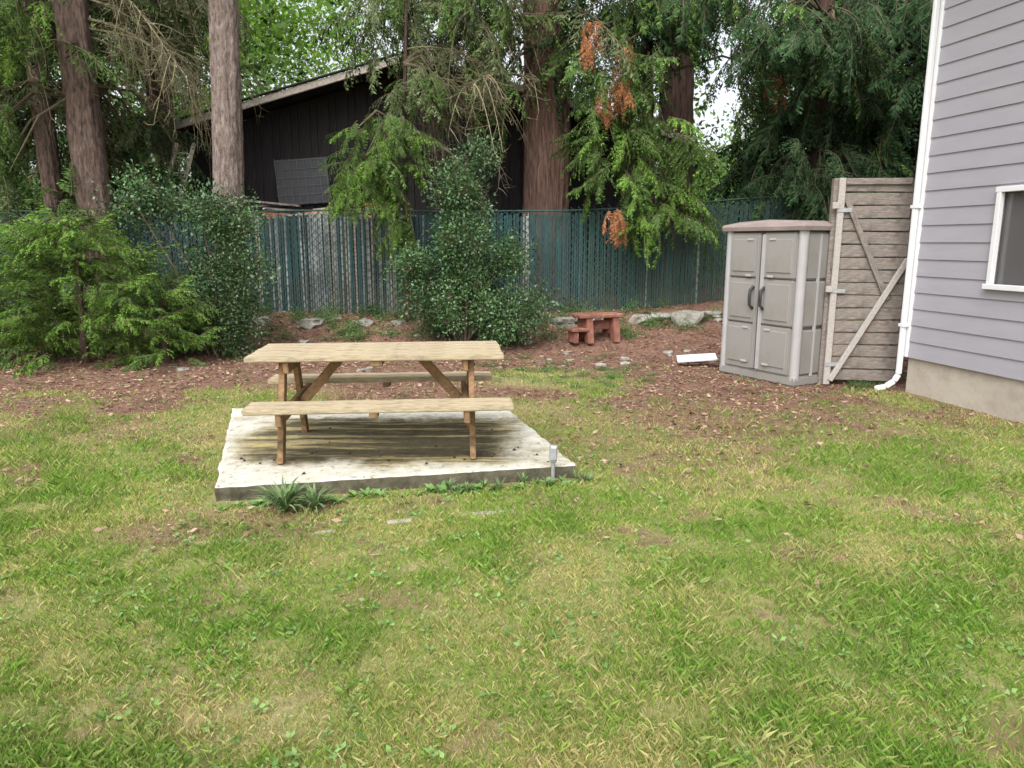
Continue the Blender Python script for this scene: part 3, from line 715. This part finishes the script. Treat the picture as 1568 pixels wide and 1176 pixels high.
# ------------------------------------------------------------ picnic table
pt=empty('picnic_table',(-1.00,5.48,.10),rad(5)); r=random.Random(12)
L=1.83
for k in range(5):
    y=-.296+k*.148; box('top_board_%d'%(k+1),(r.uniform(-.006,.006),y,.735+r.uniform(-.002,.003)),(L,.141,.04),M_wood,pt,.007,Euler((0,rad(r.uniform(-.12,.12)),0)),2)
for s in (-1,1):
    for k in range(2):
        box('seat_board',(r.uniform(-.005,.005)-s*.04,s*(.615-.13*k),.43+r.uniform(-.001,.002)),(L,.124,.042),M_wood,pt,.008,None,2)
for x in (-.68,.68):
    for s in (-1,1):
        beam('leg',(x,s*.20,.715),(x,s*.46,.0),.09,.042,M_woodo,pt,.004,Vector((1,0,0)))
    sx=.043 if x<0 else -.043
    box('seat_support',(x+sx,0,.365),(.04,1.32,.09),M_woodo,pt,.006)
    box('top_cleat',(x+sx,0,.672),(.04,.68,.085),M_woodo,pt,.006)
    beam('brace',(x*.43,0,.70),(x+sx*2.1,0,.36),.042,.07,M_woodo,pt,.004)
    for s in (-1,1):
        for z,yy in ((.37,.335),(.66,.225)):
            v,f=tube([(x-.03,s*yy,z),(x+.03,s*yy,z)],[.011,.011],8); A=Acc();A.add(v,f);obj('bolt',A.mesh('bolt',[M_black]),pt)
box('centre_cleat',(0,0,.695),(.085,.70,.04),M_woodo,pt,.005)
for s in (-1,1): box('seat_cleat',(0,s*.55,.39),(.06,.24,.036),M_woodo,pt,.004)

# ------------------------------------------------------------ pipe stub by slab
ps=empty('electrical_stub_post',(.285,4.86,0))
A=Acc();v,f=tube([(0,0,-.05),(0,0,.2)],[.014,.014],10);A.add(v,f);obj('conduit',A.mesh('conduit',[M_metal],True),ps)
box('outlet_box',(0,0,.21),(.055,.045,.12),M_metal,ps,.008,Euler((0,rad(3),0)))
box('cover_lip',(0,-.027,.215),(.045,.008,.09),M_metal,ps,.003)

# ------------------------------------------------------------ red bench
rb=empty('red_garden_bench',(1.30,11.25,float(gz(1.33,11.25))),rad(18))
for k in range(2): box('top_plank',(.02,-.10+.19*k,.40),(.72,.18,.06),M_red,rb,.012)
for x in (-.18,.26):
    bm=bmesh.new()
    pr=[(-.24,0),(-.12,0),(-.06,.12),(.06,.12),(.12,0),(.24,0),(.17,.37),(-.17,.37)]
    f=[bm.verts.new((-.05,a,b)) for a,b in pr];g=[bm.verts.new((.05,a,b)) for a,b in pr]
    bm.faces.new(f);bm.faces.new(g[::-1])
    for k in range(8): bm.faces.new((f[k],g[k],g[(k+1)%8],f[(k+1)%8]))
    bmesh.ops.recalc_face_normals(bm,faces=bm.faces[:])
    me=bpy.data.meshes.new('slab_leg');bm.to_mesh(me);bm.free();me.materials.append(M_red);obj('slab_leg',me,rb,Matrix.Translation((x,0,0)))
box('stretcher',(.04,0,.25),(.42,.05,.14),M_red,rb,.01)
box('step_plank',(-.34,-.06,.20),(.28,.32,.05),M_red,rb,.01)
box('step_leg',(-.40,-.06,.085),(.08,.26,.17),M_red,rb,.01)

# ------------------------------------------------------------ white board on the ground
wb=empty('white_gutter_piece',(2.45,9.75,.05),rad(-8))
box('board',(0.05,0,.06),(.52,.2,.03),M_white,wb,.005,Euler((rad(14),rad(-5),0)))
box('wood_block',(.05,.03,.015),(.3,.1,.05),M_gate,wb,.005)

# ------------------------------------------------------------ resin shed
sh=empty('resin_storage_shed',(3.226,8.952,0),rad(-61.3))
W_,D_,H_=1.19,.55,1.78
box('body',(0,0,H_/2+.02),(W_-.05,D_-.05,H_-.02),M_seam,sh,.01)
box('base_plinth',(0,0,.05),(W_+.02,D_+.02,.12),M_shed,sh,.02,seg=2)
for sx in (-1,1):
    for sy in (-1,1):
        A=Acc();v,f=tube([(sx*(W_/2-.045),sy*(D_/2-.045),.06),(sx*(W_/2-.045),sy*(D_/2-.045),H_)],[.058,.055],14);A.add(v,f);obj('corner_column',A.mesh('corner_column',[M_shedl],True),sh)
for s in (-1,1):
    cx=s*.262
    for (zc,hh) in ((.385,.56),(.945,.54),(1.49,.53)):
        box('door_section',(cx,-D_/2+.012,zc),(.492,.05,hh),M_shed,sh,.016,seg=2)
    for (zc,hh) in ((.40,.44),(.95,.44),(1.49,.40)):
        box('door_panel',(cx+s*.01,-D_/2-.012,zc),(.37,.026,hh),M_shed,sh,.02,seg=3)
    box('door_stile',(s*.035,-D_/2-.014,.93),(.05,.038,1.62),M_shedl if s>0 else M_shed,sh,.012,seg=2)
    pts=[(s*.085,-D_/2-.02,.86),(s*.085,-D_/2-.075,.90),(s*.085,-D_/2-.08,1.0),(s*.085,-D_/2-.075,1.08),(s*.085,-D_/2-.02,1.12)]
    A=Acc();v,f=tube(pts,[.018]*5,8);A.add(v,f);obj('handle',A.mesh('handle',[M_black],True),sh)
    for z in (.2,.62,1.25,1.68): box('hinge',(s*.17,-D_/2-.03,z),(.09,.012,.025),M_shedl,sh,.003)
for sx in (-1,1):
    for zc in (.385,.945,1.49): box('side_panel',(sx*(W_/2-.02),0,zc),(.04,D_-.14,.53),M_shed,sh,.02,seg=3)
    box('side_rib',(sx*(W_/2-.005),0,.92),(.035,.05,1.66),M_shedl,sh,.015,seg=2)
box('back_panel',(0,D_/2-.02,.9),(W_-.15,.03,1.6),M_shed,sh,.01)
bm=bmesh.new()
for z,gx_,gy_ in ((H_,.035,.035),(H_+.045,.045,.045),(H_+.07,.03,.03),(H_+.11,-.12,-.10)):
    a,b2=W_/2+gx_,D_/2+gy_
    [bm.verts.new((x,y,z+(.02 if x==0 and z>H_+.05 else 0))) for x,y in ((-a,-b2),(0,-b2-.01),(a,-b2),(a,b2),(0,b2),(-a,b2))]
bm.verts.ensure_lookup_table()
for j in range(3):
    for k in range(6): bm.faces.new((bm.verts[j*6+k],bm.verts[j*6+(k+1)%6],bm.verts[j*6+6+(k+1)%6],bm.verts[j*6+6+k]))
bm.faces.new([bm.verts[18+k] for k in (0,1,4,5)]);bm.faces.new([bm.verts[18+k] for k in (1,2,3,4)]);bm.faces.new([bm.verts[k] for k in (5,4,3,2,1,0)])
bmesh.ops.recalc_face_normals(bm,faces=bm.faces[:])
me=bpy.data.meshes.new('lid');bm.to_mesh(me);bm.free();me.materials.append(M_shedr);obj('lid',me,sh)

# ------------------------------------------------------------ gate
gt=empty('wooden_gate',(3.66,8.43,0),math.atan2(-.08,.80)); r=random.Random(2)
for k in range(16):
    z=.12+k*.143; box('board_%d'%(k+1),(.40+r.uniform(-.01,.01),r.uniform(-.005,.005),z),(.80+r.uniform(-.02,.03),.022,.132+r.uniform(-.008,.003)),M_gate,gt,.004,Euler((0,rad(r.uniform(-1,1)),0)))
box('stile_left',(.03,-.03,1.18),(.07,.035,2.34),M_gatel,gt,.005)
box('rail_top',(.42,-.03,2.31),(.70,.033,.07),M_gate,gt,.005)
box('post_back',(.0,.06,1.17),(.09,.09,2.36),M_gate,gt,.006)
box('post_back',(.80,.06,1.17),(.09,.09,2.3),M_gate,gt,.006)
beam('brace_upper',(.10,-.032,2.10),(.62,-.032,1.0),.06,.035,M_gate,gt,.004,Vector((0,1,0)))
beam('brace_lower',(.06,-.052,.06),(.80,-.052,1.46),.06,.035,M_gatel,gt,.004,Vector((0,1,0)))
for z in (2.0,1.1,.25): box('hinge_plate',(.07,-.052,z),(.16,.008,.045),M_metal,gt,.002)
for z in (2.05,1.12): box('latch_block',(-.03,-.05,z),(.07,.04,.07),M_gatel,gt,.004)

# ------------------------------------------------------------ house
ho=empty('grey_house',(4.38,8.0,0),math.atan2(-.976,.217))
LH=9.0; WX0,WX1,WZ0,WZ1=1.0,2.15,1.23,2.13; Z0=.40; HT=5.6; ex=.178
A=Acc()
def strip(s0,s1,za,zb,zc,zd):
    if s1-s0<.001 or zb-za<.001: return
    fo=lambda z:-.018+.013*(z-zc)/(zd-zc)
    A.add([(s0,fo(za),za),(s1,fo(za),za),(s1,fo(zb),zb),(s0,fo(zb),zb)],[[0,1,2,3]])
    A.add([(s0,.0,za),(s1,.0,za),(s1,fo(za),za),(s0,fo(za),za)],[[0,1,2,3]])
z=Z0
while z<HT:
    zt=z+ex; cuts=sorted({z,zt}|{c for c in (WZ0,WZ1) if z<c<zt})
    for a_,b_2 in zip(cuts[:-1],cuts[1:]):
        if a_>=WZ0-1e-6 and b_2<=WZ1+1e-6:
            strip(0,WX0,a_,b_2,z,zt); strip(WX1,LH,a_,b_2,z,zt)
        else: strip(0,LH,a_,b_2,z,zt)
    z=zt
obj('lap_siding',A.mesh('lap_siding',[M_siding]),ho)
box('foundation',(LH/2,3.52,.18),(LH-.02,7.0,.46),M_found,ho,.008)
box('wall_core_low',(LH/2,.05,(Z0+WZ0)/2),(LH-.01,.09,WZ0-Z0),M_siding,ho,0)
box('wall_core_high',(LH/2,.05,(HT+WZ1)/2),(LH-.01,.09,HT-WZ1),M_siding,ho,0)
box('wall_core_a',(WX0/2,.05,(WZ0+WZ1)/2),(WX0-.01,.088,WZ1-WZ0-.002),M_siding,ho,0)
box('wall_core_b',((WX1+LH)/2,.05,(WZ0+WZ1)/2),(LH-WX1-.01,.088,WZ1-WZ0-.002),M_siding,ho,0)
box('end_wall',(.05,3.55,3.0),(.09,6.9,5.2),M_siding,ho,0)
box('end_wall_near',(LH-.05,3.55,3.0),(.09,6.9,5.2),M_siding,ho,0)
box('back_wall',(LH/2,6.95,3.0),(LH-.2,.09,5.2),M_siding,ho,0)
box('corner_trim',(.015,-.012,(Z0+HT)/2),(.05,.035,HT-Z0),M_white,ho,.004)
box('corner_trim_side',(-.022,.06,(Z0+HT)/2),(.035,.12,HT-Z0),M_white,ho,.004)
for s in (1,-1):
    box('roof_slope',(LH/2,3.5-s*2.05,HT+.75),(LH+.8,4.7,.14),M_roof,ho,.01,Euler((s*rad(22),0,0)))
box('interior',((WX0+WX1)/2,.9,1.7),(1.6,.05,1.6),M_int,ho,0)
cw,cz=(WX0+WX1)/2,(WZ0+WZ1)/2; ww,wh=WX1-WX0,WZ1-WZ0
box('window_trim_top',(cw,-.03,WZ1+.0),(ww+.08,.05,.05),M_white,ho,.004)
box('window_trim_bottom',(cw,-.036,WZ0),(ww+.10,.065,.05),M_white,ho,.004)
box('window_trim_left',(WX0,-.03,cz),(.05,.05,wh-.05),M_white,ho,.004)
box('window_trim_right',(WX1,-.03,cz),(.05,.05,wh-.05),M_white,ho,.004)
box('window_mullion',(cw,-.01,cz),(.04,.04,wh-.05),M_white,ho,.004)
box('window_glass',(cw,.02,cz),(ww-.04,.006,wh-.04),M_glass,ho,0)
A=Acc(); n=60; xs=np.linspace(WX0+.02,WX0+.40,n); V=[];
for x in xs: V+=[(x,.13+.018*math.sin(x*95),WZ0-.1),(x,.13+.018*math.sin(x*95),WZ1+.05)]
A.add(V,[[2*i,2*i+2,2*i+3,2*i+1] for i in range(n-1)]); obj('curtain',A.mesh('curtain',[M_curt]),ho)
pts=[(-.012,-.066,HT),(-.012,-.066,.20),(-.03,-.10,.12),(-.06,-.18,.055),(-.09,-.29,.03)]
for k in range(4): beam('downspout_%d'%(k+1),pts[k],pts[k+1],.05,.06,M_white,ho,.012)
box('downspout_strap',(-.012,-.066,2.02),(.085,.07,.035),M_white,ho,.003)
box('downspout_strap',(-.012,-.066,.75),(.085,.07,.035),M_white,ho,.003)

# ------------------------------------------------------------ light, sky, camera
w=bpy.data.worlds.new('World'); scene.world=w; w.use_nodes=True; nt=w.node_tree
sky=nt.nodes.new('ShaderNodeTexSky'); sky.sky_type='NISHITA'; sky.sun_disc=False
sky.sun_elevation=rad(52); sky.sun_rotation=rad(198); sky.air_density=1.0; sky.dust_density=4
hs=nt.nodes.new('ShaderNodeHueSaturation'); hs.inputs['Saturation'].default_value=.25; hs.inputs['Value'].default_value=1.9
bg=nt.nodes['Background']; nt.links.new(sky.outputs[0],hs.inputs['Color']); nt.links.new(hs.outputs[0],bg.inputs['Color'])
bg.inputs['Strength'].default_value=.15
sl=bpy.data.lights.new('sun','SUN'); sl.energy=2.2; sl.angle=rad(60); sl.color=(1,.97,.93)
so_=bpy.data.objects.new('sun',sl); col.objects.link(so_); so_.rotation_euler=(rad(38),0,rad(-18)); so_.location=(-3,-6,12)
cam=bpy.data.cameras.new('camera'); cam.lens=25.6; cam.sensor_width=36; cam.clip_end=2000
co=bpy.data.objects.new('camera',cam); col.objects.link(co); co.location=(0,0,1.65); co.rotation_euler=(rad(90-11.04),0,0)
scene.camera=co
scene.view_settings.view_transform='Standard'; scene.view_settings.look='None'; scene.view_settings.exposure=0
